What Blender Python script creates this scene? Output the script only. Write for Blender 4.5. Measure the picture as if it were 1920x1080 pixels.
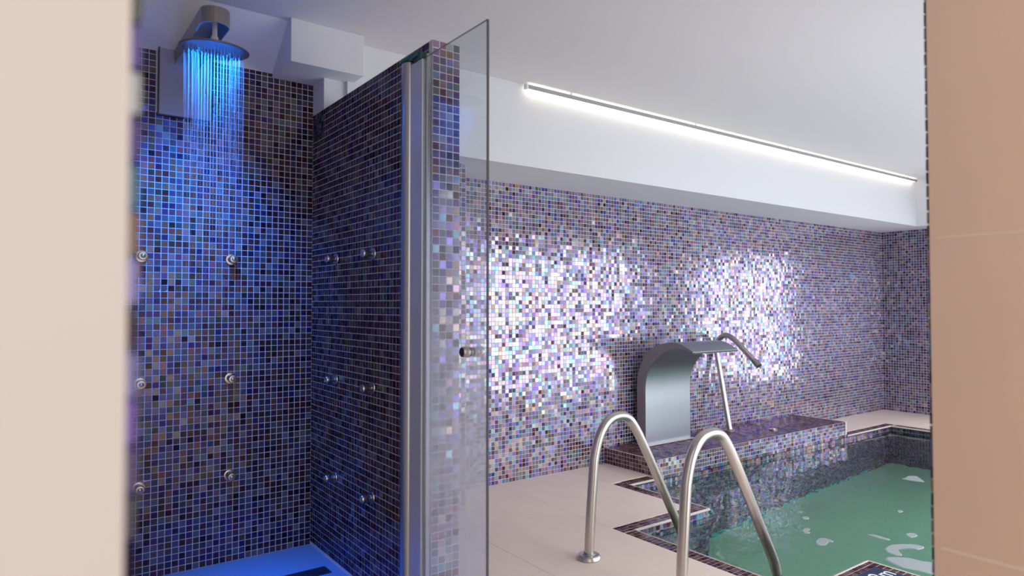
import bpy, bmesh, math, random
import numpy as np
from mathutils import Vector, Matrix

for o in list(bpy.data.objects):
    bpy.data.objects.remove(o)
S = bpy.context.scene
COL = S.collection
random.seed(7)
RNG = np.random.default_rng(11)
PI = math.pi

# ------------------------------------------------------------------ camera
P = 0.0262                     # mosaic pitch (m)
H = 42 * P                     # camera height
FPX = 1255.0                   # focal length in pixels of the 1920 px frame
YAW = math.radians(53.748)     # angle between the view axis and the long wall (world X)
PITCH = math.radians(1.406)
cam = bpy.data.cameras.new('camera')
cam.sensor_width = 36.0
cam.lens = 36.0 * FPX / 1920.0
cam.clip_start = 0.02
cam_o = bpy.data.objects.new('camera', cam)
COL.objects.link(cam_o)
cam_o.location = (0, 0, H)
cam_o.rotation_euler = (PI / 2 + PITCH, 0, -(PI / 2 - YAW))
cam.dof.use_dof = True
cam.dof.focus_distance = 3.6
cam.dof.aperture_fstop = 2.9
S.camera = cam_o

# ------------------------------------------------------------------ world and exposure
W = bpy.data.worlds.new('world')
S.world = W
W.use_nodes = True
W.node_tree.nodes['Background'].inputs[0].default_value = (1.0, 0.94, 0.89, 1)
W.node_tree.nodes['Background'].inputs[1].default_value = 1.2
S.view_settings.view_transform = 'Standard'
S.view_settings.look = 'None'
S.view_settings.gamma = 1.0
S.view_settings.exposure = 0.15
S.view_settings.use_curve_mapping = False
try:
    S.cycles.use_denoising = True
    S.cycles.sample_clamp_indirect = 6.0
    S.cycles.max_bounces = 12
    S.cycles.transparent_max_bounces = 48
    S.cycles.caustics_refractive = True
    S.cycles.caustics_reflective = True
except Exception:
    pass
DAY = 3.5                      # daylight radiance of the window panes

# ------------------------------------------------------------------ projection (only to rank which tiles show largest)
_sy, _cy = math.sin(YAW), math.cos(YAW)
def proj(x, y, z):
    r = x * _sy - y * _cy
    f = x * _cy + y * _sy
    u = z - H
    d = f * math.cos(PITCH) + u * math.sin(PITCH)
    v = u * math.cos(PITCH) - f * math.sin(PITCH)
    if d < 0.05:
        return (-9999, -9999, 1e9)
    return (960 + FPX * r / d, 540 - FPX * v / d, d)

# ------------------------------------------------------------------ materials
def mat(name):
    m = bpy.data.materials.new(name)
    m.use_nodes = True
    nt = m.node_tree
    return m, nt, nt.nodes['Principled BSDF'], nt.links

def setp(b, **k):
    for n, v in k.items():
        n = n.replace('_', ' ')
        b.inputs[n].default_value = v if not isinstance(v, tuple) or len(v) == 4 else (*v, 1)

def simple(name, col, rough=0.5, metal=0.0, noise=0.0, scale=8.0, bump=0.0, bscale=60.0, stretch=None):
    m, nt, b, L = mat(name)
    setp(b, Base_Color=col, Roughness=rough, Metallic=metal)
    tc = nt.nodes.new('ShaderNodeTexCoord')
    src = tc.outputs['Object']
    if stretch:
        mp = nt.nodes.new('ShaderNodeMapping')
        mp.inputs['Scale'].default_value = stretch
        L.new(src, mp.inputs[0]); src = mp.outputs[0]
    if noise:
        n = nt.nodes.new('ShaderNodeTexNoise'); n.inputs['Scale'].default_value = scale
        n.inputs['Detail'].default_value = 4
        L.new(src, n.inputs['Vector'])
        r = nt.nodes.new('ShaderNodeMixRGB'); r.blend_type = 'MULTIPLY'
        r.inputs[0].default_value = noise
        r.inputs[1].default_value = (*col, 1)
        L.new(n.outputs['Fac'], r.inputs[2])
        g = nt.nodes.new('ShaderNodeMixRGB'); g.blend_type = 'ADD'
        g.inputs[0].default_value = noise * 0.5
        L.new(r.outputs[0], g.inputs[1]); g.inputs[2].default_value = (*col, 1)
        L.new(g.outputs[0], b.inputs['Base Color'])
    if bump:
        n2 = nt.nodes.new('ShaderNodeTexNoise'); n2.inputs['Scale'].default_value = bscale
        n2.inputs['Detail'].default_value = 3
        L.new(src, n2.inputs['Vector'])
        bp = nt.nodes.new('ShaderNodeBump'); bp.inputs['Strength'].default_value = bump
        bp.inputs['Distance'].default_value = 0.004
        L.new(n2.outputs['Fac'], bp.inputs['Height'])
        L.new(bp.outputs[0], b.inputs['Normal'])
    return m

def emit(name, col, s):
    m = bpy.data.materials.new(name); m.use_nodes = True
    nt = m.node_tree; nt.nodes.clear()
    e = nt.nodes.new('ShaderNodeEmission'); o = nt.nodes.new('ShaderNodeOutputMaterial')
    e.inputs[0].default_value = (*col, 1); e.inputs[1].default_value = s
    nt.links.new(e.outputs[0], o.inputs[0])
    return m

M = {}
M['grout'] = simple('grout', (0.64, 0.60, 0.615), 0.85, noise=0.15, scale=30)
M['grout_pool'] = simple('grout_pool', (0.30, 0.31, 0.32), 0.85, noise=0.15, scale=30)
M['grout_warm'] = simple('grout_warm', (0.62, 0.55, 0.52), 0.85, noise=0.15, scale=30)
M['plaster'] = simple('white_plaster', (0.68, 0.69, 0.715), 0.8, bump=0.12, bscale=25)
M['ceiling'] = simple('ceiling_paint', (0.69, 0.675, 0.69), 0.85, bump=0.1, bscale=18)
M['slab'] = simple('floor_slab', (0.90, 0.755, 0.655), 0.5, noise=0.12, scale=4, bump=0.05, bscale=120)
M['joint'] = simple('floor_joint', (0.40, 0.35, 0.33), 0.8)
M['cream'] = simple('cream_wall', (0.63, 0.585, 0.555), 0.55, noise=0.08, scale=3)
M['tan'] = simple('tan_wall', (0.655, 0.475, 0.365), 0.5, noise=0.14, scale=2.5)
M['tan_joint'] = simple('tan_joint', (0.72, 0.57, 0.46), 0.7)
M['steel'] = simple('brushed_steel', (0.56, 0.525, 0.49), 0.31, 1.0)
M['steel_plate'] = simple('steel_plate', (0.46, 0.50, 0.55), 0.36, 1.0, bump=0.02, bscale=40, stretch=(1, 1, 12))
M['steel_dark'] = simple('steel_edge', (0.36, 0.33, 0.32), 0.4, 1.0)
M['alu'] = simple('aluminium', (0.52, 0.54, 0.60), 0.32, 1.0, bump=0.02, bscale=30, stretch=(1, 1, 0.1))
M['satin'] = simple('satin_strip', (0.60, 0.63, 0.68), 0.35, 0.35)
M['alu_grey'] = simple('led_profile', (0.42, 0.42, 0.44), 0.5, 0.6)
M['chrome'] = simple('chrome', (0.45, 0.45, 0.47), 0.18, 1.0)
M['dark_metal'] = simple('dark_metal', (0.06, 0.06, 0.07), 0.4, 0.6)
M['rain_head'] = simple('rain_head', (0.22, 0.21, 0.24), 0.4, 0.8)
M['panel'] = simple('panel_glass', (0.36, 0.36, 0.40), 0.2, 0.0)
M['green_edge'] = simple('green_glass_edge', (0.01, 0.09, 0.07), 0.1)
M['grey_edge'] = simple('glass_edge', (0.13, 0.13, 0.16), 0.25)
M['tray'] = simple('shower_tray', (0.21, 0.25, 0.30), 0.5, bump=0.05)
M['drain'] = simple('drain_grate', (0.035, 0.035, 0.05), 0.4, 0.5)
M['sign'] = simple('sign_blue', (0.012, 0.03, 0.085), 0.25, noise=0.25, scale=40)
M['white'] = simple('white_paint', (0.82, 0.83, 0.85), 0.5)
M['pool_floor'] = simple('pool_floor', (0.42, 0.70, 0.52), 0.6, noise=0.2, scale=3)
M['foam'] = simple('foam', (0.33, 0.37, 0.38), 0.6, bump=0.2, bscale=200)
M['pane'] = emit('daylight_pane', (0.92, 0.945, 1.0), DAY)
M['led'] = emit('led_strip', (1.0, 0.88, 0.66), 6.0)
M['led_blue'] = emit('shower_led', (0.02, 0.32, 1.0), 1.2)

# iridescent glass mosaic: colour and reflection tint are stored per tile
def tile_material():
    m, nt, b, L = mat('glass_mosaic')
    nt.nodes.remove(b)
    out = nt.nodes['Material Output']
    c = nt.nodes.new('ShaderNodeAttribute'); c.attribute_name = 'tcol'
    t = nt.nodes.new('ShaderNodeAttribute'); t.attribute_name = 'ttint'
    d = nt.nodes.new('ShaderNodeBsdfDiffuse')
    g = nt.nodes.new('ShaderNodeBsdfGlossy'); g.inputs['Roughness'].default_value = 0.17
    L.new(c.outputs['Color'], d.inputs['Color'])
    L.new(t.outputs['Color'], g.inputs['Color'])
    fr = nt.nodes.new('ShaderNodeFresnel'); fr.inputs['IOR'].default_value = 1.5
    a = nt.nodes.new('ShaderNodeMath'); a.operation = 'MULTIPLY_ADD'
    a.inputs[1].default_value = 0.55; a.inputs[2].default_value = 0.0
    ad = nt.nodes.new('ShaderNodeMath'); ad.operation = 'ADD'; ad.use_clamp = True
    L.new(fr.outputs[0], a.inputs[0])
    L.new(a.outputs[0], ad.inputs[0]); L.new(t.outputs['Alpha'], ad.inputs[1])
    mx = nt.nodes.new('ShaderNodeMixShader')
    L.new(ad.outputs[0], mx.inputs[0]); L.new(d.outputs[0], mx.inputs[1]); L.new(g.outputs[0], mx.inputs[2])
    L.new(mx.outputs[0], out.inputs[0])
    return m
M['tile'] = tile_material()

def glass_material():
    m, nt, b, L = mat('door_glass'); nt.nodes.remove(b)
    out = nt.nodes['Material Output']
    tr = nt.nodes.new('ShaderNodeBsdfTransparent'); tr.inputs[0].default_value = (0.93, 0.955, 0.96, 1)
    gl = nt.nodes.new('ShaderNodeBsdfGlossy'); gl.inputs['Roughness'].default_value = 0.02
    fr = nt.nodes.new('ShaderNodeFresnel')
    bk = nt.nodes.new('ShaderNodeNewGeometry'); io = nt.nodes.new('ShaderNodeMath'); io.operation = 'MULTIPLY_ADD'
    io.inputs[1].default_value = 1 / 1.45 - 1.45; io.inputs[2].default_value = 1.45
    L.new(bk.outputs['Backfacing'], io.inputs[0]); L.new(io.outputs[0], fr.inputs['IOR'])
    mx = nt.nodes.new('ShaderNodeMixShader')
    L.new(fr.outputs[0], mx.inputs[0]); L.new(tr.outputs[0], mx.inputs[1]); L.new(gl.outputs[0], mx.inputs[2])
    # limescale film left by the water on the lower part of the pane
    df = nt.nodes.new('ShaderNodeBsdfDiffuse'); df.inputs[0].default_value = (0.80, 0.80, 0.88, 1)
    tl = nt.nodes.new('ShaderNodeBsdfTranslucent'); tl.inputs[0].default_value = (0.80, 0.80, 0.88, 1)
    hz = nt.nodes.new('ShaderNodeMixShader'); hz.inputs[0].default_value = 0.5
    L.new(df.outputs[0], hz.inputs[1]); L.new(tl.outputs[0], hz.inputs[2])
    ge = nt.nodes.new('ShaderNodeNewGeometry'); sx = nt.nodes.new('ShaderNodeSeparateXYZ')
    L.new(ge.outputs['Position'], sx.inputs[0])
    rp = nt.nodes.new('ShaderNodeValToRGB')
    e = rp.color_ramp.elements
    e[0].position = 0.10; e[0].color = (0.12, 0.12, 0.12, 1)
    e[1].position = 0.78; e[1].color = (0.02, 0.02, 0.02, 1)
    k = e.new(0.28); k.color = (0.42, 0.42, 0.42, 1)
    k = e.new(0.42); k.color = (0.36, 0.36, 0.36, 1)
    dv = nt.nodes.new('ShaderNodeMath'); dv.operation = 'DIVIDE'; dv.inputs[1].default_value = 2.0
    L.new(sx.outputs[2], dv.inputs[0]); L.new(dv.outputs[0], rp.inputs[0])
    no = nt.nodes.new('ShaderNodeTexNoise'); no.inputs['Scale'].default_value = 5
    L.new(ge.outputs['Position'], no.inputs['Vector'])
    mu = nt.nodes.new('ShaderNodeMath'); mu.operation = 'MULTIPLY_ADD'
    mu.inputs[1].default_value = 0.8; mu.inputs[2].default_value = 0.6
    L.new(no.outputs['Fac'], mu.inputs[0])
    mm = nt.nodes.new('ShaderNodeMath'); mm.operation = 'MULTIPLY'
    L.new(rp.outputs[0], mm.inputs[0]); L.new(mu.outputs[0], mm.inputs[1])
    m2 = nt.nodes.new('ShaderNodeMixShader')
    L.new(mm.outputs[0], m2.inputs[0]); L.new(mx.outputs[0], m2.inputs[1]); L.new(hz.outputs[0], m2.inputs[2])
    L.new(m2.outputs[0], out.inputs[0])
    return m
M['door_glass'] = glass_material()

def water_material():
    m, nt, b, L = mat('pool_water'); nt.nodes.remove(b)
    out = nt.nodes['Material Output']
    tc = nt.nodes.new('ShaderNodeTexCoord')
    wv = nt.nodes.new('ShaderNodeTexNoise'); wv.inputs['Scale'].default_value = 5.5
    wv.inputs['Detail'].default_value = 1.5; wv.inputs['Distortion'].default_value = 0.8
    L.new(tc.outputs['Object'], wv.inputs['Vector'])
    bp = nt.nodes.new('ShaderNodeBump'); bp.inputs['Strength'].default_value = 0.22
    bp.inputs['Distance'].default_value = 0.012
    L.new(wv.outputs['Fac'], bp.inputs['Height'])
    rf = nt.nodes.new('ShaderNodeBsdfRefraction'); rf.inputs['IOR'].default_value = 1.33
    rf.inputs['Roughness'].default_value = 0.0; rf.inputs[0].default_value = (0.84, 0.96, 0.91, 1)
    gl = nt.nodes.new('ShaderNodeBsdfGlossy'); gl.inputs['Roughness'].default_value = 0.02
    fr = nt.nodes.new('ShaderNodeFresnel'); fr.inputs['IOR'].default_value = 1.33
    L.new(bp.outputs[0], rf.inputs['Normal']); L.new(bp.outputs[0], gl.inputs['Normal']); L.new(bp.outputs[0], fr.inputs['Normal'])
    mx = nt.nodes.new('ShaderNodeMixShader')
    L.new(fr.outputs[0], mx.inputs[0]); L.new(rf.outputs[0], mx.inputs[1]); L.new(gl.outputs[0], mx.inputs[2])
    L.new(mx.outputs[0], out.inputs[0])
    return m
M['water'] = water_material()

def stream_material():
    m, nt, b, L = mat('falling_water'); nt.nodes.remove(b)
    out = nt.nodes['Material Output']
    tr = nt.nodes.new('ShaderNodeBsdfTransparent'); tr.inputs[0].default_value = (0.97, 0.98, 1, 1)
    df = nt.nodes.new('ShaderNodeBsdfDiffuse'); df.inputs[0].default_value = (0.9, 0.93, 0.97, 1)
    tl = nt.nodes.new('ShaderNodeBsdfTranslucent'); tl.inputs[0].default_value = (0.9, 0.93, 0.97, 1)
    gl = nt.nodes.new('ShaderNodeBsdfGlossy'); gl.inputs['Roughness'].default_value = 0.15
    a = nt.nodes.new('ShaderNodeMixShader'); a.inputs[0].default_value = 0.5
    L.new(df.outputs[0], a.inputs[1]); L.new(tl.outputs[0], a.inputs[2])
    c = nt.nodes.new('ShaderNodeMixShader'); c.inputs[0].default_value = 0.25
    L.new(a.outputs[0], c.inputs[1]); L.new(gl.outputs[0], c.inputs[2])
    d = nt.nodes.new('ShaderNodeMixShader'); d.inputs[0].default_value = 0.085
    L.new(tr.outputs[0], d.inputs[1]); L.new(c.outputs[0], d.inputs[2])
    L.new(d.outputs[0], out.inputs[0])
    return m
M['stream'] = stream_material()

# ------------------------------------------------------------------ object helpers
def link(name, me, m=None, parent=None, smooth=False):
    o = bpy.data.objects.new(name, me)
    COL.objects.link(o)
    if m is not None and len(me.materials) == 0:
        me.materials.append(m)
    if smooth:
        me.polygons.foreach_set('use_smooth', [True] * len(me.polygons))
        me.set_sharp_from_angle(angle=math.radians(35))
    if parent is not None:
        o.parent = parent
    return o

def from_bm(name, bm, m, parent=None, smooth=False):
    bmesh.ops.recalc_face_normals(bm, faces=bm.faces)
    me = bpy.data.meshes.new(name); bm.to_mesh(me); bm.free()
    return link(name, me, m, parent, smooth)

def add_box(bm, x0, x1, y0, y1, z0, z1, bevel=0.0):
    r = bmesh.ops.create_cube(bm, size=1.0)
    for v in r['verts']:
        v.co = Vector((x0 + (v.co.x + .5) * (x1 - x0), y0 + (v.co.y + .5) * (y1 - y0), z0 + (v.co.z + .5) * (z1 - z0)))
    if bevel:
        es = list({e for v in r['verts'] for e in v.link_edges})
        bmesh.ops.bevel(bm, geom=es, offset=bevel, segments=2, affect='EDGES', profile=0.6)

def box(name, x0, x1, y0, y1, z0, z1, m, parent=None, bevel=0.0):
    bm = bmesh.new(); add_box(bm, x0, x1, y0, y1, z0, z1, bevel)
    return from_bm(name, bm, m, parent)

def boxes(name, lst, m, parent=None):
    bm = bmesh.new()
    for b in lst:
        add_box(bm, *b)
    return from_bm(name, bm, m, parent)

def empty(name, loc):
    o = bpy.data.objects.new(name, None); o.empty_display_size = 0.05
    o.location = loc
    COL.objects.link(o)
    return o

def tag(o, label, cat, group=None):
    o['label'] = label; o['category'] = cat
    if group: o['group'] = group
    return o

def structure(o, label=None):
    o['kind'] = 'structure'
    if label: o['label'] = label
    return o

def keep_world(o, parent):
    """parent o to an Empty with pure translation, keeping the mesh where it was built"""
    o.parent = parent
    o.location = o.location - parent.location
    return o

def add_tube(bm, pts, rad, seg=16, cap=True):
    pts = [Vector(p) for p in pts]
    n = len(pts)
    rads = rad if isinstance(rad, (list, tuple)) else [rad] * n
    tang = []
    for i in range(n):
        a = pts[max(i - 1, 0)]; b = pts[min(i + 1, n - 1)]
        tang.append((b - a).normalized())
    up = Vector((0, 1, 0)) if abs(tang[0].y) < 0.9 else Vector((1, 0, 0))
    nrm = (up - tang[0] * up.dot(tang[0])).normalized()
    rings = []
    for i in range(n):
        nrm = (nrm - tang[i] * nrm.dot(tang[i])).normalized()
        bi = tang[i].cross(nrm)
        rings.append([bm.verts.new(pts[i] + (nrm * math.cos(2 * PI * k / seg) + bi * math.sin(2 * PI * k / seg)) * rads[i]) for k in range(seg)])
    for i in range(n - 1):
        for k in range(seg):
            bm.faces.new((rings[i][k], rings[i][(k + 1) % seg], rings[i + 1][(k + 1) % seg], rings[i + 1][k]))
    if cap:
        bm.faces.new(list(reversed(rings[0]))); bm.faces.new(rings[-1])

def add_lathe(bm, prof, seg=24, mtx=None):
    """prof: (radius, height) pairs around local Z"""
    rings = []
    for r, h in prof:
        if r < 1e-6:
            rings.append([bm.verts.new((0, 0, h))])
        else:
            rings.append([bm.verts.new((r * math.cos(2 * PI * k / seg), r * math.sin(2 * PI * k / seg), h)) for k in range(seg)])
    fs = []
    for a, b in zip(rings, rings[1:]):
        for k in range(seg):
            j = (k + 1) % seg
            if len(a) == 1 and len(b) == 1: continue
            if len(a) == 1: fs.append(bm.faces.new((a[0], b[j], b[k])))
            elif len(b) == 1: fs.append(bm.faces.new((a[k], a[j], b[0])))
            else: fs.append(bm.faces.new((a[k], a[j], b[j], b[k])))
    if mtx is not None:
        vs = list({v for r in rings for v in r})
        bmesh.ops.transform(bm, matrix=mtx, verts=vs)

def spline(ctrl, n=8):
    """Catmull-Rom through the control points"""
    c = [Vector(p) for p in ctrl]
    c = [c[0] * 2 - c[1]] + c + [c[-1] * 2 - c[-2]]
    out = []
    for i in range(1, len(c) - 2):
        p0, p1, p2, p3 = c[i - 1], c[i], c[i + 1], c[i + 2]
        for k in range(n):
            t = k / n
            out.append(0.5 * ((2 * p1) + (p2 - p0) * t + (2 * p0 - 5 * p1 + 4 * p2 - p3) * t * t + (3 * p1 - p0 - 3 * p2 + p3) * t ** 3))
    out.append(c[-2])
    return out

# ------------------------------------------------------------------ mosaic
# (colour of the glass, weight)
PAL_MIX = [((0.075, 0.014, 0.020), 17), ((0.028, 0.010, 0.014), 11), ((0.105, 0.110, 0.118), 20), ((0.175, 0.185, 0.19), 16),
           ((0.085, 0.030, 0.16), 10), ((0.025, 0.035, 0.24), 8), ((0.02, 0.14, 0.24), 4), ((0.19, 0.070, 0.030), 6),
           ((0.12, 0.12, 0.085), 3), ((0.09, 0.07, 0.14), 7)]
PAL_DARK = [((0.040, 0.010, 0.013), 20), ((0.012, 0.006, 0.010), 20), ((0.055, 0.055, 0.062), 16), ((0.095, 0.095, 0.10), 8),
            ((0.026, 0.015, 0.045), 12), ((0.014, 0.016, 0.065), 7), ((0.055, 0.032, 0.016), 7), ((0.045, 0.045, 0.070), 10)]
PAL_COPE = [((0.085, 0.032, 0.028), 40), ((0.13, 0.065, 0.055), 30), ((0.045, 0.016, 0.016), 20), ((0.16, 0.11, 0.10), 10)]
TINTS = [((0.95, 0.97, 1.0), 17), ((0.55, 0.50, 1.0), 28), ((1.0, 0.58, 0.86), 14), ((0.42, 0.80, 1.0), 14),
         ((1.0, 0.72, 0.58), 11), ((0.38, 0.26, 0.90), 10), ((0.65, 0.95, 0.90), 4)]

def pick(pal, n):
    w = np.array([p[1] for p in pal], float); w /= w.sum()
    return np.array([p[0] for p in pal])[RNG.choice(len(pal), n, p=w)]

def tile_attrs(n, pal, gloss):
    col = pick(pal, n) * RNG.uniform(0.75, 1.25, (n, 1))
    tint = pick(TINTS, n)
    u = RNG.random(n)
    st = np.where(u < 0.50, RNG.uniform(0.36, 0.58, n), np.where(u < 0.86, RNG.uniform(0.10, 0.27, n), RNG.uniform(0.005, 0.03, n))) * gloss
    return col, np.concatenate([tint, st[:, None]], 1)

TH = 0.0010     # how far the tiles stand proud of the joint
def tile_verts(tw, tilt):
    """8 verts of a tile in local coords (u, v, n)"""
    a = tw / 2; b = a - 0.0005
    v = []
    for s, t in ((-1, -1), (1, -1), (1, 1), (-1, 1)):
        v.append((s * a, t * a, 0.0))
    for s, t in ((-1, -1), (1, -1), (1, 1), (-1, 1)):
        v.append((s * b, t * b, TH + s * b * tilt[0] + t * b * tilt[1]))
    return v
TFACES = [(4, 5, 6, 7), (0, 1, 5, 4), (1, 2, 6, 5), (2, 3, 7, 6), (3, 0, 4, 7)]

def mesh_with_attrs(name, verts, faces, col, tint):
    me = bpy.data.meshes.new(name)
    nv = len(verts)
    me.vertices.add(nv)
    me.vertices.foreach_set('co', np.asarray(verts, np.float32).ravel())
    f = np.asarray(faces, np.int32)
    me.loops.add(f.size); me.loops.foreach_set('vertex_index', f.ravel())
    me.polygons.add(len(f)); me.polygons.foreach_set('loop_start', np.arange(0, f.size, 4, dtype=np.int32))
    me.polygons.foreach_set('use_smooth', np.zeros(len(f), bool))
    me.update(calc_edges=True)
    a = me.attributes.new('tcol', 'FLOAT_COLOR', 'POINT')
    a.data.foreach_set('color', np.concatenate([col, np.ones((nv, 1))], 1).astype(np.float32).ravel())
    a = me.attributes.new('ttint', 'FLOAT_COLOR', 'POINT')
    a.data.foreach_set('color', tint.astype(np.float32).ravel())
    me.materials.append(M['tile'])
    return me

VARIANTS = {}
def variant_meshes(key, pal, gloss, tw):
    if key not in VARIANTS:
        lst = []
        for i in range(64):
            c, t = tile_attrs(1, pal, gloss)
            tilt = RNG.normal(0, 0.019, 2)
            vs = tile_verts(tw, tilt)
            lst.append(mesh_with_attrs('mosaic_tile', vs, TFACES, np.repeat(c, 8, 0), np.repeat(t, 8, 0)))
        VARIANTS[key] = lst
    return VARIANTS[key]

def mosaic(parent, origin, u, v, nu, nv, pal, palkey, gloss=1.0, want=0, rect=None, keep=None, tw=None, special=None, tilt_s=0.019, th=0.0010):
    """field of tiles; the `want` tiles that show largest inside pixel rect become objects, the rest one mesh"""
    tw = tw or P - 0.0027
    TH = th
    o = np.array(origin, float); u = np.array(u, float); v = np.array(v, float)
    n = np.cross(u, v)
    off = np.array(parent.location)
    cells = []
    for j in range(nv):
        for i in range(nu):
            c = o + u * (i + .5) * P + v * (j + .5) * P
            if keep is None or keep(c, i, j):
                cells.append((c, i, j))
    chosen = set()
    if want:
        sc = []
        for k, (c, i, j) in enumerate(cells):
            px, py, d = proj(*c)
            if rect and not (rect[0] <= px <= rect[2] and rect[1] <= py <= rect[3]):
                continue
            q = [proj(*(c + u * s * P / 2 + v * t * P / 2)) for s, t in ((-1, -1), (1, -1), (1, 1), (-1, 1))]
            ar = abs(sum(q[a][0] * q[(a + 1) % 4][1] - q[(a + 1) % 4][0] * q[a][1] for a in range(4))) / 2
            sc.append((ar, k))
        sc.sort(reverse=True)
        chosen = {k for _, k in sc[:want]}
    rest = [cells[k] for k in range(len(cells)) if k not in chosen]
    if rest:
        N = len(rest)
        C = np.array([c for c, _, _ in rest]) - off
        col, tint = tile_attrs(N, pal, gloss)
        if special:
            for k, (c, i, j) in enumerate(rest):
                s = special(c, i, j)
                if s is not None:
                    col[k] = s[0]; tint[k] = s[1]
        tl = RNG.normal(0, tilt_s, (N, 2))
        a = tw / 2; b = a - 0.0005
        sg = np.array([(-1, -1), (1, -1), (1, 1), (-1, 1)], float)
        V = np.zeros((N, 8, 3))
        for k in range(4):
            V[:, k] = C + u * sg[k, 0] * a + v * sg[k, 1] * a
            h = TH + (sg[k, 0] * tl[:, :1] + sg[k, 1] * tl[:, 1:]) * b
            V[:, 4 + k] = C + u * sg[k, 0] * b + v * sg[k, 1] * b + n * h
        F = (np.array(TFACES)[None] + (np.arange(N) * 8)[:, None, None]).reshape(-1, 4)
        me = mesh_with_attrs('mosaic_field', V.reshape(-1, 3), F, np.repeat(col, 8, 0), np.repeat(tint, 8, 0))
        ob = link('mosaic_field', me, None, parent)
        ob['kind'] = 'stuff'
    if chosen:
        var = variant_meshes((palkey, gloss, round(tw, 5)), pal, gloss, tw)
        R = Matrix(((u[0], v[0], n[0]), (u[1], v[1], n[1]), (u[2], v[2], n[2])))
        for k in sorted(chosen):
            c = cells[k][0] - off
            ob = bpy.data.objects.new('mosaic_tile', var[int(RNG.integers(len(var)))])
            COL.objects.link(ob)
            ob.parent = parent
            ob.matrix_local = Matrix.Translation(Vector(c)) @ R.to_4x4()

X_, Y_, Z_ = (1, 0, 0), (0, 1, 0), (0, 0, 1)
NX, NY, NZ = (-1, 0, 0), (0, -1, 0), (0, 0, -1)

# ------------------------------------------------------------------ key dimensions
XP0, XP1 = 1.087, 1.087 + 4 * P      # shower partition faces
YPE = 1.926                          # its front end
YSB = 3.05                           # shower back wall
ZPT = 1.979                          # partition top
YW = 3.375                           # long mosaic wall
XE = 7.30                            # end wall
ZS = 1.857                           # soffit over the mosaic
YF = 2.895                           # fascia plane
ZC = 2.305                           # ceiling
XBL = 1.087 + 32 * P                           # right end of the block behind the shower
XR = 1.435                           # doorway reveal on the right
YN = 0.572                           # near wall of the pool room
ZWAT = -0.045

# ------------------------------------------------------------------ room shell
ceil = structure(box('ceiling', -1.2, XE + .3, 0.40, 3.7, ZC, ZC + .12, M['ceiling']), 'low white painted ceiling over the pool and shower')

# long wall with mosaic
wl = structure(box('wall_back', XBL, XE + .2, YW, YW + .2, -1.5, ZC, M['grout']), 'long iridescent mosaic wall behind the pool')
mosaic(wl, (XBL, YW, 0.0), X_, Z_, int((XE - XBL) / P), 71, PAL_MIX, 'mix', 1.0, 300, (918, 330, 1120, 900), tw=P - .0029,
       keep=lambda c, i, j: not (3.29 < c[0] < 5.62 and c[2] < .10))
we = structure(box('wall_end', XE, XE + .2, YN - .2, YW, -1.5, ZC, M['grout']), 'short mosaic wall at the far end of the pool')
mosaic(we, (XE, YW, 0.0), NY, Z_, 107, 71, PAL_DARK, 'dark', 0.8, keep=lambda c, i, j: not (0.86 < c[1] < 2.37 and .12 < c[2] < 1.74))

# soffits and fascia
so = structure(boxes('trim_1', [(1.19, XE, YF, YW, ZS, ZC), (XP0, 1.19, YF + .02, YW, ZS, ZC)], M['plaster']), 'dropped white ceiling box along the long mosaic wall')
structure(box('trim_2', 6.965, XE, YN, YF, ZS, ZC, M['plaster']), 'dropped white ceiling box along the end wall')

# block behind the shower and to the right of it
wb = structure(box('wall_shower_back', -1.0, XBL, YSB, YW + .2, -0.05, 2.30, M['grout']), 'mosaic wall behind the rain shower')
def ragged(x):
    return 2.135 + 0.012 * math.sin(x * 9) - (0.02 if x > .93 else 0)
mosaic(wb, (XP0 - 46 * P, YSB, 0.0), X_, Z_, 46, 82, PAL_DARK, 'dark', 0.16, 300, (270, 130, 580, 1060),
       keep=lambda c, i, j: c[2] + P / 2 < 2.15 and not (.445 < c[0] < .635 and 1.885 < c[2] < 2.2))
mosaic(wb, (XP1, YSB, 0.0), X_, Z_, int((XBL - XP1) / P), 71, PAL_MIX, 'mix', 1.0)
# upper white wall over the shower mosaic leans forward to the ceiling
bm = bmesh.new()
pr = [(YSB - .0045, 2.138), (YSB - .0045, 2.12 + .02), (2.828, ZC), (YSB + .05, ZC), (YSB + .05, 2.138)]
L0 = [bm.verts.new((-1.0, y, z)) for y, z in pr]; L1 = [bm.verts.new((XP0, y, z)) for y, z in pr]
for k in range(5):
    bm.faces.new((L0[k], L0[(k + 1) % 5], L1[(k + 1) % 5], L1[k]))
bm.faces.new(L0); bm.faces.new(L1)
structure(from_bm('trim_3', bm, M['plaster']), 'sloping white plaster band above the shower mosaic')
structure(box('trim_4', .897, 1.223, 2.79, YSB, 2.121, ZC, M['plaster'], bevel=.003), 'boxed-in white duct under the ceiling beside the shower')

# partition
wp = structure(box('wall_partition', XP0, XP1, YPE, YSB, 0.0, ZPT, M['grout']), 'free-standing mosaic partition beside the shower')
mosaic(wp, (XP0, YPE, ZPT - 75 * P), X_, Z_, 4, 75, PAL_MIX, 'mix', 0.9, 300, (805, 60, 870, 1079))
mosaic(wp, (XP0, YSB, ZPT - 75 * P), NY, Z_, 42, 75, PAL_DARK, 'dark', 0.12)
mosaic(wp, (XP1, YPE, ZPT - 75 * P), Y_, Z_, 42, 75, PAL_MIX, 'mix', 0.9)
mosaic(wp, (XP0, YPE, ZPT), X_, Y_, 4, 42, PAL_MIX, 'mix', 0.9)

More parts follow.
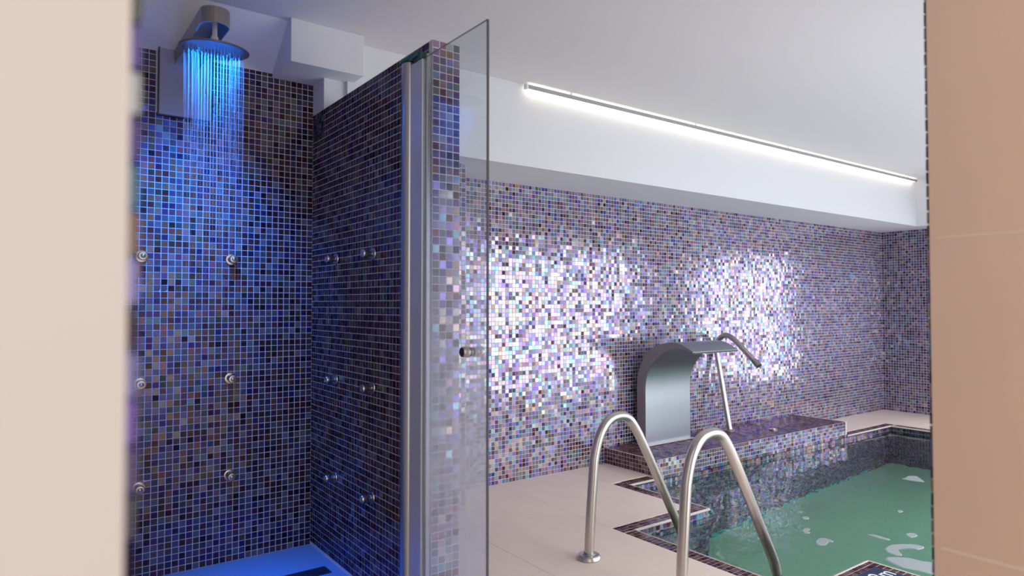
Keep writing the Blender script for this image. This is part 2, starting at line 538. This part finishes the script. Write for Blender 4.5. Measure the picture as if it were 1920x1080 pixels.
# shower left wall, front pier, doorway reveal, near wall
structure(box('wall_shower_left', -1.0, -0.16, .60, YSB, 0, ZC, M['grout_warm']), 'side wall of the shower')
pier = structure(box('wall_left', -2.6, 0.0468, .42, .60, 0, ZC + .12, M['cream']), 'cream wall end beside the doorway, close to the viewer')
mosaic(pier, (0.0468, .42 + .002, .0), Y_, Z_, 6, 88, PAL_DARK, 'dark', .6, th=.0055)
rw = structure(box('wall_right', XR, XR + .22, -1.6, YN, 0, ZC + .12, M['tan']), 'tan tiled reveal on the right side of the doorway')
box('tile_joint', XR - .0004, XR + .01, -1.6, YN - .012, 0.629, 0.635, M['tan_joint'], rw)
box('tile_joint', XR - .0004, XR + .01, -1.6, YN - .012, 1.229, 1.232, M['tan_joint'], rw)
mosaic(rw, (XR + 8 * P + .0005, YN, 0.0), NX, Z_, 8, 87, PAL_DARK, 'dark', .6, th=.0055)
nw = structure(boxes('wall_front', [(XR + .22, 2.0, YN - .2, YN, -.05, ZC), (2.0, 6.6, YN - .2, YN, -1.40, -.001), (6.6, XE, YN - .2, YN, -.05, ZC), (2.0, 6.6, YN - .2, YN, 1.80, ZC)], M['grout']), 'near mosaic wall of the pool room with a glazed opening')
mosaic(nw, (XE, YN, 0.0), NX, Z_, int((XE - XR) / P), 87, PAL_DARK, 'dark', .8, th=.0055, keep=lambda c, i, j: c[0] > XR + 8.6 * P and not (1.98 < c[0] < 6.62 and c[2] < 1.82))

# windows (off frame; mirrored in the mosaic)
MUL = [2.0, 3.15, 4.30, 5.45, 6.6]  # left bays are unseen, added to even out the room light
w1 = structure(boxes('window_1', [(x - (.025 if 2.0 < x < 6.6 else 0) - (.05 if x == 6.6 else 0), x + (.05 if x == 2.0 else 0) + (.025 if 2.0 < x < 6.6 else 0), YN - .12, YN - .05, 0, 1.8) for x in MUL]
    + [(2.0, 6.6, YN - .12, YN - .05, 1.75, 1.8), (2.0, 6.6, YN - .12, YN - .05, 0, .05)], M['alu_grey']), 'glazed daylight front in the near wall')
for a, b in zip(MUL, MUL[1:]):
    box('pane', a + .02, b - .02, YN - .10, YN - .09, .05, 1.75, M['pane'], w1)
w2 = structure(boxes('window_2', [(XE - .006, XE + .02, .88, .92, .15, 1.7), (XE - .006, XE + .02, 2.31, 2.35, .15, 1.7), (XE - .006, XE + .02, .92, 2.31, 1.66, 1.7), (XE - .006, XE + .02, .92, 2.31, .15, .19)], M['alu_grey']), 'daylight window in the end wall')
box('pane', XE - .004, XE + .005, .92, 2.31, .19, 1.66, M['pane'], w2)

# ------------------------------------------------------------------ floor
PAX, PBX, PCX = 3.018, 2.957, 2.438      # pool edges: left beyond the alcove, left before it, alcove
PDY, PEY = 2.312, 1.440                  # alcove sides
PFY, PGX = 2.900, 6.400                  # far side, end
CE = 2 * P                               # ... at the corner by the depth marker
CW = 3 * P                               # coping width
deck = [(XP1, 2.36, YN, YSB), (XBL, 2.36, YSB, YW), (2.36, 2.94, PDY + CW, YW), (2.94, 3.27, PFY + CW, YW), (2.36, PBX - CE, YN, PEY - CE),
        (PGX + CW, XE, YN, YW), (5.60, PGX + CW, PFY + CW, YW)]
fl = structure(boxes('floor', [(a, b, c, d, -.06, -.004) for a, b, c, d in deck], M['joint']), 'pale beige stone floor around the pool')
bev_cache = {}
def slabs(parent, rects, gx, gy, ox, oy, m, name='floor_slab', gap=.0012, z=0.0):
    for (x0, x1, y0, y1) in rects:
        xs = [x0] + [ox + k * gx for k in range(-20, 30) if x0 + .01 < ox + k * gx < x1 - .01] + [x1]
        ys = [y0] + [oy + k * gy for k in range(-20, 30) if y0 + .01 < oy + k * gy < y1 - .01] + [y1]
        for a, b in zip(xs, xs[1:]):
            for c, d in zip(ys, ys[1:]):
                box(name, a + gap, b - gap, c + gap, d - gap, z - .012, z, m, parent)
slabs(fl, deck, .60, .60, 2.36, 2.775, M['slab'])
fl2 = structure(boxes('floor_corridor', [(-2.6, XR, -1.6, .60, -.06, -.004), (-.16, XP1, .60, YPE, -.06, -.004), (XP1, XR, .60, YN, -.06, -.004)][:2], M['joint']), 'pale beige floor in front of the shower')
slabs(fl2, [(-2.6, XR, -1.6, YN), (-.16, XP1, YN + .0, YPE)], .60, .60, 2.36, 2.775, M['slab'])
ft = structure(box('floor_shower', -.16, XP0, YPE, YSB, -.05, 0.0, M['tray']), 'smooth shower floor lit blue')

# ------------------------------------------------------------------ pool
ZB = .113 - 56 * P            # pool floor; rows line up with the ledge above
pw = structure(boxes('wall_pool', [
    (PAX, PGX, PFY, PFY + .12, ZB, -.004),           # far side
    (PGX, PGX + .12, YN - .2, PFY + .12, ZB, -.004),   # end
    (PAX - .12, PAX, PDY + .12, PFY + .12, ZB, -.004),
    (PCX, PAX, PDY, PDY + .12, ZB, -.004),           # alcove far side
    (PCX - .12, PCX, PEY - .12, PDY + .12, ZB, -.004),
    (PCX, PBX, PEY - .12, PEY, ZB, -.004),           # alcove near side
    (PBX - .12, PBX, YN - .2, PEY - .12, ZB, -.004)], M['grout_pool']), 'mosaic-lined pool walls')
GLOW_COL = np.array((0.05, 0.72, 0.78)); GLOW_TINT = np.array((0.3, 1.0, 1.0, 0.35))  # cyan light glow along the wall base, painted as turquoise tiles
def glow_row(c, i, j):
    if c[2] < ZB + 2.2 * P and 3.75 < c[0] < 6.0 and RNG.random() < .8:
        return GLOW_COL * RNG.uniform(.6, 1.5), GLOW_TINT
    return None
mosaic(pw, (PAX, PFY, ZB), X_, Z_, int((PGX - PAX) / P), 52, PAL_MIX, 'mix', .8, special=glow_row,
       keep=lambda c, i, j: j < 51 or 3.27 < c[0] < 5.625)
mosaic(pw, (PGX, PFY, ZB), NY, Z_, int((PFY - YN) / P), 51, PAL_DARK, 'dark', .6)
mosaic(pw, (PCX, PDY, -.014 - 50 * P), X_, Z_, 22, 50, PAL_MIX, 'mix', .8)
mosaic(pw, (PAX, PDY + .12, ZB), Y_, Z_, 22, 51, PAL_DARK, 'dark', .6) if False else None
structure(box('floor_pool', PCX - .1, PGX + .1, YN - .2, PFY + .1, ZB - .05, ZB, M['pool_floor']), 'green floor of the pool under water')
box_step = structure(boxes('trim_5', [(PCX + .004, PCX + .26, PEY, PDY - .004, ZB, -.42)], M['slab']), 'pale submerged step under the handrails')

# coping: three rows of mosaic on top and a rounded pale edge
cp = structure(boxes('trim_6', [
    (PAX - CW, PAX, PDY, PFY + CW, -.03, -.0032),
    (PAX, PGX + CW, PFY, PFY + CW, -.03, -.0032),
    (PGX, PGX + CW, YN, PFY, -.03, -.0032),
    (PCX - CW, PAX - CW, PDY, PDY + CW, -.03, -.0032),
    (PCX - CW, PCX, PEY - CW, PDY, -.03, -.0032),
    (PCX, PBX, PEY - CE, PEY, -.03, -.0032),
    (PBX - CE, PBX, YN, PEY - CE, -.03, -.0032)], M['grout_warm']), 'brown mosaic coping along the pool edge')
zt = -.0032
G = .12
mosaic(cp, (PAX - CW, PDY + CW, zt), X_, Y_, 3, int((PFY + CW - PDY - CW) / P), PAL_COPE, 'cope', G, 40, (1100, 800, 1330, 1080))
mosaic(cp, (PAX, PFY, zt), X_, Y_, int((PGX + CW - PAX) / P), 3, PAL_COPE, 'cope', G, keep=lambda c, i, j: c[0] < 3.26 or c[0] > 5.6)
mosaic(cp, (PGX, YN, zt), X_, Y_, 3, int((PFY - YN) / P), PAL_COPE, 'cope', G)
mosaic(cp, (PCX - CW, PDY, zt), X_, Y_, int((PAX - PCX + CW) / P), 3, PAL_COPE, 'cope', G, 90, (1100, 900, 1330, 1080))
mosaic(cp, (PCX - CW, PEY - CW, zt), X_, Y_, 3, int((PDY - PEY + CW) / P), PAL_COPE, 'cope', G, 70, (1100, 900, 1600, 1079))
mosaic(cp, (PBX - int((PBX - PCX) / P) * P, PEY - CE, zt), X_, Y_, int((PBX - PCX) / P), 2, PAL_COPE, 'cope', G, 60, (1400, 1000, 1740, 1079))
mosaic(cp, (PBX - CE, PEY - CE - 30 * P, zt), X_, Y_, 2, 30, PAL_COPE, 'cope', G, 40, (1400, 1000, 1740, 1079))
bm = bmesh.new()
for a, b in (((PAX, PDY), (PAX, PFY)), ((PAX, PFY), (3.27, PFY)), ((5.63, PFY), (PGX, PFY)), ((PGX, PFY), (PGX, YN)), ((PCX, PDY), (PAX, PDY)),
             ((PCX, PEY), (PCX, PDY)), ((PCX, PEY), (PBX, PEY)), ((PBX, YN), (PBX, PEY))):
    add_tube(bm, [(a[0], a[1], -.0075), (b[0], b[1], -.0075)], .0075, 10)
from_bm('rounded_edge', bm, M['grout_warm'], cp, True)

# water
bm = bmesh.new()
def quad(x0, x1, y0, y1, z):
    vs = [bm.verts.new(p) for p in ((x0, y0, z), (x1, y0, z), (x1, y1, z), (x0, y1, z))]
    bm.faces.new(vs)
quad(PBX, PGX, YN, PEY, ZWAT); quad(PCX, PGX, PEY, PDY, ZWAT); quad(PAX, PGX, PDY, PFY, ZWAT)
me = bpy.data.meshes.new('pool_water'); bm.to_mesh(me); bm.free()
wt = link('pool_water', me, M['water'])
tag(wt, 'clear green pool water with small ripples', 'water'); wt['kind'] = 'stuff'

# ------------------------------------------------------------------ tiled bench
BX0, BX1, BZ = 3.27, 5.625, .113
be = tag(empty('tiled_bench', (BX0, PFY, 0)), 'low mosaic ledge along the long wall carrying the cascade', 'bench')
bb = keep_world(box('body', BX0, BX1, PFY + .001, YW - .003, -.003, BZ, M['grout']), be)
mosaic(be, (BX0, PFY + .001, BZ - 4 * P), X_, Z_, int((BX1 - BX0) / P), 4, PAL_MIX, 'mix', 1.0, 260, (1230, 780, 1400, 930))
mosaic(be, (BX0, YW, BZ - 4 * P - .004), NY, Z_, 18, 4, PAL_COPE, 'cope', G, 40, (1130, 820, 1240, 900))
mosaic(be, (BX0, PFY + .001, BZ), X_, Y_, int((BX1 - BX0) / P), 18, PAL_COPE, 'cope', .06, tilt_s=.006)

# ------------------------------------------------------------------ LED line along the fascia
led = tag(empty('linear_light', (2.2, YF, ZC)), 'long glowing LED line fixed where the ceiling meets the white box', 'light')
keep_world(box('profile', 2.2, 6.90, YF - .044, YF - .038, ZC - .034, ZC - .012, M['alu_grey']), led)
keep_world(box('diffuser', 2.21, 6.89, YF - .036, YF - .026, ZC - .031, ZC - .014, M['led']), led)
keep_world(box('end_cap', 2.188, 2.2, YF - .046, YF - .020, ZC - .036, ZC - .006, M['white']), led)
bm = bmesh.new()
for x in (2.5, 3.6, 4.7, 5.8, 6.7):
    add_box(bm, x, x + .02, YF - .042, YF, ZC - .013, ZC)
keep_world(from_bm('bracket', bm, M['white']), led)

# ------------------------------------------------------------------ shower door
XG = 1.066
dr = tag(empty('shower_door', (XG, 2.0, 0)), 'open frameless glass shower door with a small round knob', 'door')
def dpart(o): return keep_world(o, dr)
gp = dpart(box('glass_panel', XG - .003, XG + .003, 1.572, 1.945, .02, 1.916, M['door_glass']))
dpart(box('front_edge', XG - .0031, XG + .0031, 1.568, 1.5722, .02, 1.916, M['grey_edge']))
dpart(box('top_edge', XG - .0031, XG + .0031, 1.572, 1.945, 1.9162, 1.9166, M['grey_edge']))
# hinge post with half-round front and a flat wall profile
bm = bmesh.new()
add_tube(bm, [(XG - .004, 2.053, 0.0), (XG - .004, 2.053, 1.925)], .020, 20)
for v in bm.verts:
    v.co.y = 2.053 + (v.co.y - 2.053) * 1.35
dpart(from_bm('hinge_post', bm, M['alu'], None, True))
dpart(box('wall_profile', XG + .003, XP0, 1.932, 2.06, 0, 1.93, M['alu'], bevel=.002))
dpart(box('seal_strip', XG - .008, XG + .008, 1.945, 2.028, .0, 1.915, M['satin'], bevel=.003))
bm = bmesh.new()
for k in range(5):
    pass
add_box(bm, XG - .022, XG + .016, 1.965, 2.085, 1.928, 1.946, .006)
add_box(bm, XG - .012, XG + .010, 1.95, 1.975, 1.917, 1.940, .004)
dpart(from_bm('top_pivot', bm, M['green_edge']))
KY, KZ = 1.650, .962
for s, nm in ((-1, 'knob'), (1, 'knob')):
    bm = bmesh.new()
    mt = Matrix.Translation((XG + s * .003, KY, KZ)) @ Matrix.Rotation(s * PI / 2, 4, 'Y')
    add_lathe(bm, [(0, 0), (.0135, 0), (.0135, .004), (.0095, .006), (.0095, .010), (.0150, .012), (.0158, .015), (.0158, .030), (.0145, .033), (0, .033)], 24, mt)
    kn = dpart(from_bm(nm, bm, M['steel'], None, True))
    if s < 0:
        bm = bmesh.new()
        mt2 = Matrix.Translation((XG - .0362, KY, KZ)) @ Matrix.Rotation(-PI / 2, 4, 'Y')
        add_lathe(bm, [(0, 0), (.0135, 0), (.0135, .0008), (0, .0008)], 24, mt2)
        from_bm('knob_face', bm, M['dark_metal'], kn)

# ------------------------------------------------------------------ rain shower
rs = tag(empty('rain_shower', (.548, YSB, 2.0)), 'wall-mounted rain shower with round head and thick rounded arm', 'shower')
def rpart(o): return keep_world(o, rs)
rpart(box('back_panel', .441, .64, YSB - .018, YSB + .0, 1.878, 2.182, M['panel'], bevel=.003))
boxes_fr = [(.437, .441, YSB - .02, YSB, 1.874, 2.186), (.64, .644, YSB - .02, YSB, 1.874, 2.186), (.441, .64, YSB - .02, YSB, 1.874, 1.878), (.441, .64, YSB - .02, YSB, 2.182, 2.186)]
rpart(boxes('panel_frame', boxes_fr, M['dark_metal']))
# hollow arm: extruded U of sheet metal with a rounded nose
xc, hw, yn0, za, zb_ = .546, .049, 2.545, 2.094, 2.152
def outline(hw_, yb):
    p = [(xc - hw_, yb)]
    for k in range(13):
        a = PI + PI * k / 12
        p.append((xc + hw_ * math.cos(a), yn0 + hw_ * math.sin(a)))
    p.append((xc + hw_, yb))
    return p
bm = bmesh.new()
po = outline(hw, YSB - .018); pi_ = outline(hw - .003, YSB - .018)
ob_, ot_, ib_, it_ = [[bm.verts.new((x, y, z)) for x, y in q] for q, z in ((po, za), (po, zb_), (pi_, za), (pi_, zb_ - .003))]
for k in range(len(po) - 1):
    bm.faces.new((ob_[k], ob_[k + 1], ot_[k + 1], ot_[k]))
    bm.faces.new((ib_[k + 1], ib_[k], it_[k], it_[k + 1]))
    bm.faces.new((ob_[k + 1], ob_[k], ib_[k], ib_[k + 1]))
bm.faces.new(ot_); bm.faces.new(list(reversed(it_)))
arm = rpart(from_bm('arm', bm, M['steel_dark']))
rpart(box('arm_mount', xc - .052, xc - .020, YSB - .055, YSB - .018, 2.083, 2.165, M['dark_metal'])) if False else None
HZ = 2.018
hx, hy, hr = .552, 2.575, .118
bm = bmesh.new()
add_lathe(bm, [(0, HZ), (hr - .002, HZ), (hr, HZ + .002), (hr, HZ + .006), (hr - .006, HZ + .009), (.02, HZ + .012), (0, HZ + .012)], 48, Matrix.Translation((hx, hy, 0)))
bmesh.ops.rotate(bm, verts=bm.verts, cent=(hx, hy, HZ), matrix=Matrix.Rotation(math.radians(3.5), 3, 'X'))
head = rpart(from_bm('shower_head', bm, M['rain_head']))
bm = bmesh.new()
for r in range(1, 8):
    for k in range(r * 6):
        a = 2 * PI * k / (r * 6)
        add_lathe(bm, [(0.0, -.003), (.0014, -.0025), (.0018, 0)], 6, Matrix.Translation((hx + r * .0148 * math.cos(a), hy + r * .0148 * math.sin(a), HZ)))
nz = from_bm('nozzles', bm, M['dark_metal'], head); nz['kind'] = 'stuff'
bm = bmesh.new()
add_lathe(bm, [(0, HZ + .012), (.016, HZ + .012), (.016, HZ + .022), (.009, HZ + .026), (.013, HZ + .036), (.013, HZ + .048), (.009, HZ + .056), (.009, zb_ - .004), (0, zb_ - .004)], 20, Matrix.Translation((hx, hy, 0)))
rpart(from_bm('connector', bm, M['white'], None, True))
bm = bmesh.new()
for k in range(16):
    a = 2 * PI * k / 16
    add_lathe(bm, [(0, -.0012), (.004, -.001), (.0045, 0)], 8, Matrix.Translation((hx + .052 * math.cos(a), hy + .052 * math.sin(a), HZ)))
from_bm('light_ring', bm, M['led_blue'], head)
for en, sprd, rx, ry, col, loc, sz in ((11.5, 80, 30, 0, (0.0, 0.21, 1.0), (hx, hy, HZ - .010), .19), (3.0, 32, 0, -6, (0.0, 0.13, 1.0), (hx, hy, HZ - .012), .19)):
    al = bpy.data.lights.new('shower_led_beam', 'AREA'); al.shape = 'DISK'; al.size = sz; al.color = col
    al.energy = en; al.spread = math.radians(sprd)
    ao = bpy.data.objects.new('shower_led_beam', al); COL.objects.link(ao)
    ao.location = loc; ao.rotation_euler = (math.radians(rx), math.radians(ry), 0)
    keep_world(ao, rs)

# falling water
bm = bmesh.new()
cnt = 0
for r in range(0, 8):
    for k in range(max(1, r * 4)):
        a = 2 * PI * (k + .37 * r) / max(1, r * 4)
        x = hx + r * .0142 * math.cos(a); y = hy + r * .0142 * math.sin(a)
        z = HZ - .002
        zend = random.uniform(1.15, 1.65)
        while z > zend:
            ln = random.uniform(.12, .5) if HZ - z < .25 else random.uniform(.05, .22)
            z1 = z - ln
            rr = random.uniform(.0009, .0016)
            jx, jy = random.gauss(0, .0012), random.gauss(0, .0012)
            add_tube(bm, [(x, y, z), (x + jx, y + jy, (z + z1) / 2), (x + jx, y + jy, z1)], [rr, rr * 1.1, rr * .5], 5, False)
            z = z1 - random.uniform(.01, .05) * (1 + 2 * (HZ - z))
for k in range(160):
    a = random.uniform(0, 2 * PI); r = .115 * math.sqrt(random.random())
    add_lathe(bm, [(0, -.002), (.0016, 0), (0, .002)], 5, Matrix.Translation((hx + r * math.cos(a), hy + r * math.sin(a), HZ - .1 - abs(random.gauss(0, .45)) % 1.7)))
ws = from_bm('falling_water', bm, M['stream'])
tag(ws, 'blue-lit water streams falling from the round shower head', 'water'); ws['kind'] = 'stuff'

# ------------------------------------------------------------------ body jets
def make_jet():
    root = empty('body_jet', (0, 0, 0))
    bm = bmesh.new(); add_lathe(bm, [(0, .0), (.0235, .0), (.0245, .003), (.0235, .006), (.012, .008), (0, .008)], 24)
    from_bm('wall_flange', bm, M['chrome'], root, True)
    bm = bmesh.new(); add_lathe(bm, [(.0105, .006), (.0105, .022), (.0165, .026), (.0175, .030), (.0175, .043), (.0155, .047), (.010, .0475), (.009, .0455), (0, .0455)], 24)
    b = from_bm('nozzle_body', bm, M['chrome'], root, True)
    bm = bmesh.new(); add_lathe(bm, [(0, .0495), (.005, .049), (.0085, .0462)], 18)
    from_bm('nozzle_face', bm, M['steel'], b, True)
    return root
def copy_tree(o, parent=None):
    c = o.copy(); COL.objects.link(c); c.parent = parent
    for ch in o.children:
        copy_tree(ch, c)
    return c
proto = make_jet(); first = True
HT = {1.294: 'upper', .783: 'middle', .369: 'lowest'}
spots = []
for zz, hn in HT.items():
    spots.append(((.731, YSB - .002, zz), 'back', f'{hn} chrome body jet in the column below the rain shower on the back wall'))
    spots.append(((.388, YSB - .002, zz), 'back', f'{hn} chrome body jet beside the cream doorway wall at the far left'))
    spots.append(((XP0 - .002, 2.745, zz), 'side', f'{hn} dark body jet on the partition, in the column nearer the shower corner'))
    spots.append(((XP0 - .002, 2.375, zz), 'side', f'{hn} dark body jet on the partition, in the column nearer the glass door'))
for loc, side, lab in spots:
    j = proto if first else copy_tree(proto)
    first = False
    j.location = loc
    j.rotation_euler = (PI / 2, 0, 0) if side == 'back' else (0, -PI / 2, 0)
    tag(j, lab, 'shower jet', 'chrome body jets on the shower walls')

dn = tag(empty('floor_drain', (.82, 2.72, 0)), 'dark linear drain grate in the blue-lit shower floor', 'drain')
keep_world(box('drain_frame', .60, 1.045, 2.675, 2.755, -.004, .002, M['drain']), dn)
for k in range(20):
    keep_world(box('slat', .606 + k * .0219, .606 + k * .0219 + .012, 2.681, 2.749, .002, .0035, M['drain']), dn)

BZ += .0016      # top of the tiles
# ------------------------------------------------------------------ cascade
XL, XRr = 3.530, 4.012
def cascade():
    root = tag(empty('water_cascade', ((XL + XRr) / 2, 3.26, BZ)), 'wide curved stainless steel waterfall spout on the mosaic ledge', 'fountain')
    outer = spline([(3.316, BZ), (3.316, .35), (3.314, .55), (3.293, .645), (3.223, .760), (3.135, .815), (3.03, .842), (2.95, .842), (2.885, .820), (2.822, .789)] and
                   [(0, 3.316, BZ), (0, 3.316, .35), (0, 3.314, .55), (0, 3.293, .645), (0, 3.223, .760), (0, 3.135, .815), (0, 3.03, .842), (0, 2.95, .842), (0, 2.885, .820), (0, 2.822, .789)], 6)
    inner = spline([(0, 3.236, BZ), (0, 3.236, .35), (0, 3.234, .54), (0, 3.205, .640), (0, 3.150, .712), (0, 3.085, .762), (0, 3.01, .797), (0, 2.945, .806), (0, 2.882, .800), (0, 2.820, .778)], 6)
    def shell(name, a, b, x0, x1, m, smooth=True):
        bm = bmesh.new()
        A0 = [bm.verts.new((x0, p.y, p.z)) for p in a]; A1 = [bm.verts.new((x1, p.y, p.z)) for p in a]
        for k in range(len(a) - 1):
            bm.faces.new((A0[k], A0[k + 1], A1[k + 1], A1[k]))
        if b is not None:
            B0 = [bm.verts.new((x0, p.y, p.z)) for p in b]; B1 = [bm.verts.new((x1, p.y, p.z)) for p in b]
            for k in range(len(b) - 1):
                bm.faces.new((B0[k + 1], B0[k], B1[k], B1[k + 1]))
                bm.faces.new((A0[k + 1], A0[k], B0[k], B0[k + 1])); bm.faces.new((A1[k], A1[k + 1], B1[k + 1], B1[k]))
            bm.faces.new((A0[0], A1[0], B1[0], B0[0])); bm.faces.new((A0[-1], B0[-1], B1[-1], A1[-1]))
        return keep_world(from_bm(name, bm, m, None, False), root)
    # solid core (front and back skins), side cheeks
    n = len(outer)
    core = shell('duct', outer, inner, XL + .004, XRr - .004, M['steel_plate'])
    core.data.polygons.foreach_set('use_smooth', [True] * len(core.data.polygons))
    core.data.set_sharp_from_angle(angle=math.radians(35))
    s1 = shell('side_plate', outer, inner, XL, XL + .004, M['steel_dark'])
    s2 = shell('side_plate', outer, inner, XRr - .004, XRr, M['steel_dark'])
    keep_world(box('outlet_slit', XL + .006, XRr - .006, 2.8165, 2.8225, .776, .787, M['dark_metal']), root)
    keep_world(box('base_plate', XL - .02, XRr + .02, 3.20, 3.35, BZ, BZ + .006, M['steel'], bevel=.002), root)
    return root
cascade()

# ------------------------------------------------------------------ tall bent spout beside it
BZ += .0004
sp = tag(empty('water_spout', (4.473, 3.239, BZ)), 'slim bent stainless spout pipe standing right of the wide cascade', 'fountain')
path = spline([(4.473, 3.225, BZ + .004), (4.473, 3.262, .30), (4.473, 3.30, .50), (4.473, 3.338, .69), (4.473, 3.346, .775), (4.473, 3.312, .833), (4.473, 3.25, .858), (4.473, 3.175, .822), (4.473, 3.06, .722), (4.473, 2.985, .656)], 7)
bm = bmesh.new(); add_tube(bm, path, .0205, 18)
keep_world(from_bm('pipe', bm, M['steel'], None, True), sp)
bm = bmesh.new()
add_tube(bm, [(4.473, 3.01, .678), (4.473, 2.965, .638)], [.021, .023], 18)
for v in bm.verts:
    v.co.x = 4.473 + (v.co.x - 4.473) * 1.25
keep_world(from_bm('nozzle', bm, M['steel_dark'], None, True), sp)
bm = bmesh.new(); add_lathe(bm, [(0, BZ), (.042, BZ), (.042, BZ + .004), (.036, BZ + .010), (.024, BZ + .014), (0, BZ + .014)], 28, Matrix.Translation((4.473, 3.228, 0)))
keep_world(from_bm('flange', bm, M['steel'], None, True), sp)
# small air button on the ledge
bt = tag(empty('ledge_button', (4.776, 3.044, BZ)), 'small round steel button set in the ledge right of the spout pipe', 'button')
bm = bmesh.new(); add_lathe(bm, [(0, .0), (.034, .0), (.034, .006), (.030, .009), (.016, .009), (.015, .013), (0, .014)], 24)
from_bm('rim', bm, M['steel'], bt, True)

# ------------------------------------------------------------------ handrails
def handrail(y, label):
    root = tag(empty('handrail', (1.998, y, 0)), label, 'handrail', 'steel handrails at the pool steps')
    c = [(1.998, 0.0), (2.008, .16), (2.026, .36), (2.036, .44), (2.066, .525), (2.118, .582), (2.182, .598), (2.242, .582), (2.292, .528), (2.345, .445), (2.42, .318), (2.50, .178), (2.578, .045), (2.604, -.005), (2.622, -.07), (2.626, -.16), (2.626, -.40)]
    pts = spline([(x, y, z) for x, z in c], 5)
    bm = bmesh.new(); add_tube(bm, pts, .0213, 22)
    keep_world(from_bm('rail', bm, M['steel'], None, True), root)
    bm = bmesh.new(); add_lathe(bm, [(0, 0), (.050, 0), (.053, .005), (.051, .014), (.044, .021), (.030, .022), (.0265, .026), (.022, .026)], 36, Matrix.Translation((1.998, y, 0)))
    keep_world(from_bm('base_flange', bm, M['steel'], None, True), root)
    return root
handrail(2.162, 'bent steel pool handrail with its round base flange in view, farther from the viewer')
handrail(1.66, 'bent steel pool handrail nearest the viewer, its base below the picture')

# ------------------------------------------------------------------ depth sign set in the floor beside the coping
sg = tag(empty('depth_sign', (2.73, 1.22, 0)), 'dark blue depth marker tile with white figures beside the coping', 'sign')
keep_world(box('plate', PBX - CE - .37, PBX - CE - .006, PEY - CE - .20, PEY - CE - .006, .0, .004, M['sign'], bevel=.001), sg)
tcu = bpy.data.curves.new('depth_text', 'FONT'); tcu.body = '1,2m'; tcu.size = .095; tcu.extrude = .0006
tcu.align_x = 'RIGHT'
to = bpy.data.objects.new('depth_text', tcu); COL.objects.link(to)
dg = bpy.context.evaluated_depsgraph_get()
tme = bpy.data.meshes.new_from_object(to.evaluated_get(dg))
bpy.data.objects.remove(to)
tob = link('figures', tme, M['white'], sg)
tob.location = (PBX - CE - .014 - sg.location.x, 1.292 - sg.location.y, .0042)

# ------------------------------------------------------------------ foam floating on the water
def foam(name, pts, label):
    bm = bmesh.new()
    cx = sum(p[0] for p in pts) / len(pts); cy = sum(p[1] for p in pts) / len(pts)
    sm = spline([(x, y, 0) for x, y in pts] + [(pts[0][0], pts[0][1], 0)], 4)[:-1]
    low = [bm.verts.new((p.x - cx, p.y - cy, .0)) for p in sm]
    top = [bm.verts.new(((p.x - cx) * .93, (p.y - cy) * .93, .0025)) for p in sm]
    n = len(sm)
    for k in range(n):
        bm.faces.new((low[k], low[(k + 1) % n], top[(k + 1) % n], top[k]))
    bm.faces.new(top); bm.faces.new(list(reversed(low)))
    o = from_bm(name, bm, M['foam'])
    o.location = (cx, cy, ZWAT + .0008)
    return tag(o, label, 'foam', 'foam floating on the pool')
foam('foam_patch', [(3.108, 1.762), (3.165, 1.775), (3.192, 1.755), (3.189, 1.721), (3.169, 1.708), (3.151, 1.722), (3.108, 1.709), (3.079, 1.722), (3.083, 1.745)], 'small comma-shaped foam patch in the middle of the pool')
foam('foam_patch', [(3.273, 1.519), (3.344, 1.527), (3.404, 1.501), (3.458, 1.452), (3.447, 1.417), (3.395, 1.421), (3.369, 1.457), (3.311, 1.474), (3.255, 1.433), (3.24, 1.452), (3.243, 1.491)], 'curved hook-shaped foam patch near the depth marker')
foam('foam_patch', [(3.141, 1.453), (3.182, 1.463), (3.245, 1.409), (3.256, 1.346), (3.289, 1.284), (3.225, 1.208), (3.139, 1.236), (3.127, 1.315), (3.109, 1.372)], 'largest white foam patch, beside the tan reveal')
foam('foam_patch', [(3.406, 1.664), (3.438, 1.64), (3.431, 1.599), (3.429, 1.563), (3.411, 1.567), (3.402, 1.611)], 'thin foam streak left of the hook-shaped patch')
foam('foam_patch', [(3.57, 1.553), (3.604, 1.548), (3.613, 1.522), (3.582, 1.506), (3.543, 1.517), (3.55, 1.539)], 'small oval foam patch above the hook-shaped one')
foam('foam_patch', [(3.396, 2.002), (3.429, 2.0), (3.428, 1.978), (3.398, 1.967), (3.377, 1.982)], 'faint small foam patch nearest the handrail bend')
foam('foam_patch', [(3.197, 1.885), (3.25, 1.896), (3.262, 1.877), (3.225, 1.865), (3.202, 1.843), (3.178, 1.86)], 'little foam patch just above the comma-shaped one')
foam('foam_patch', [(3.924, 1.752), (3.958, 1.751), (3.952, 1.731), (3.925, 1.728), (3.911, 1.738)], 'tiny oval foam patch in open green water')
foam('foam_patch', [(4.68, 2.054), (4.729, 2.052), (4.79, 2.058), (4.83, 2.029), (4.791, 1.99), (4.713, 1.932), (4.691, 1.964), (4.68, 2.005)], 'bright foam patch farthest away, near the pool end')
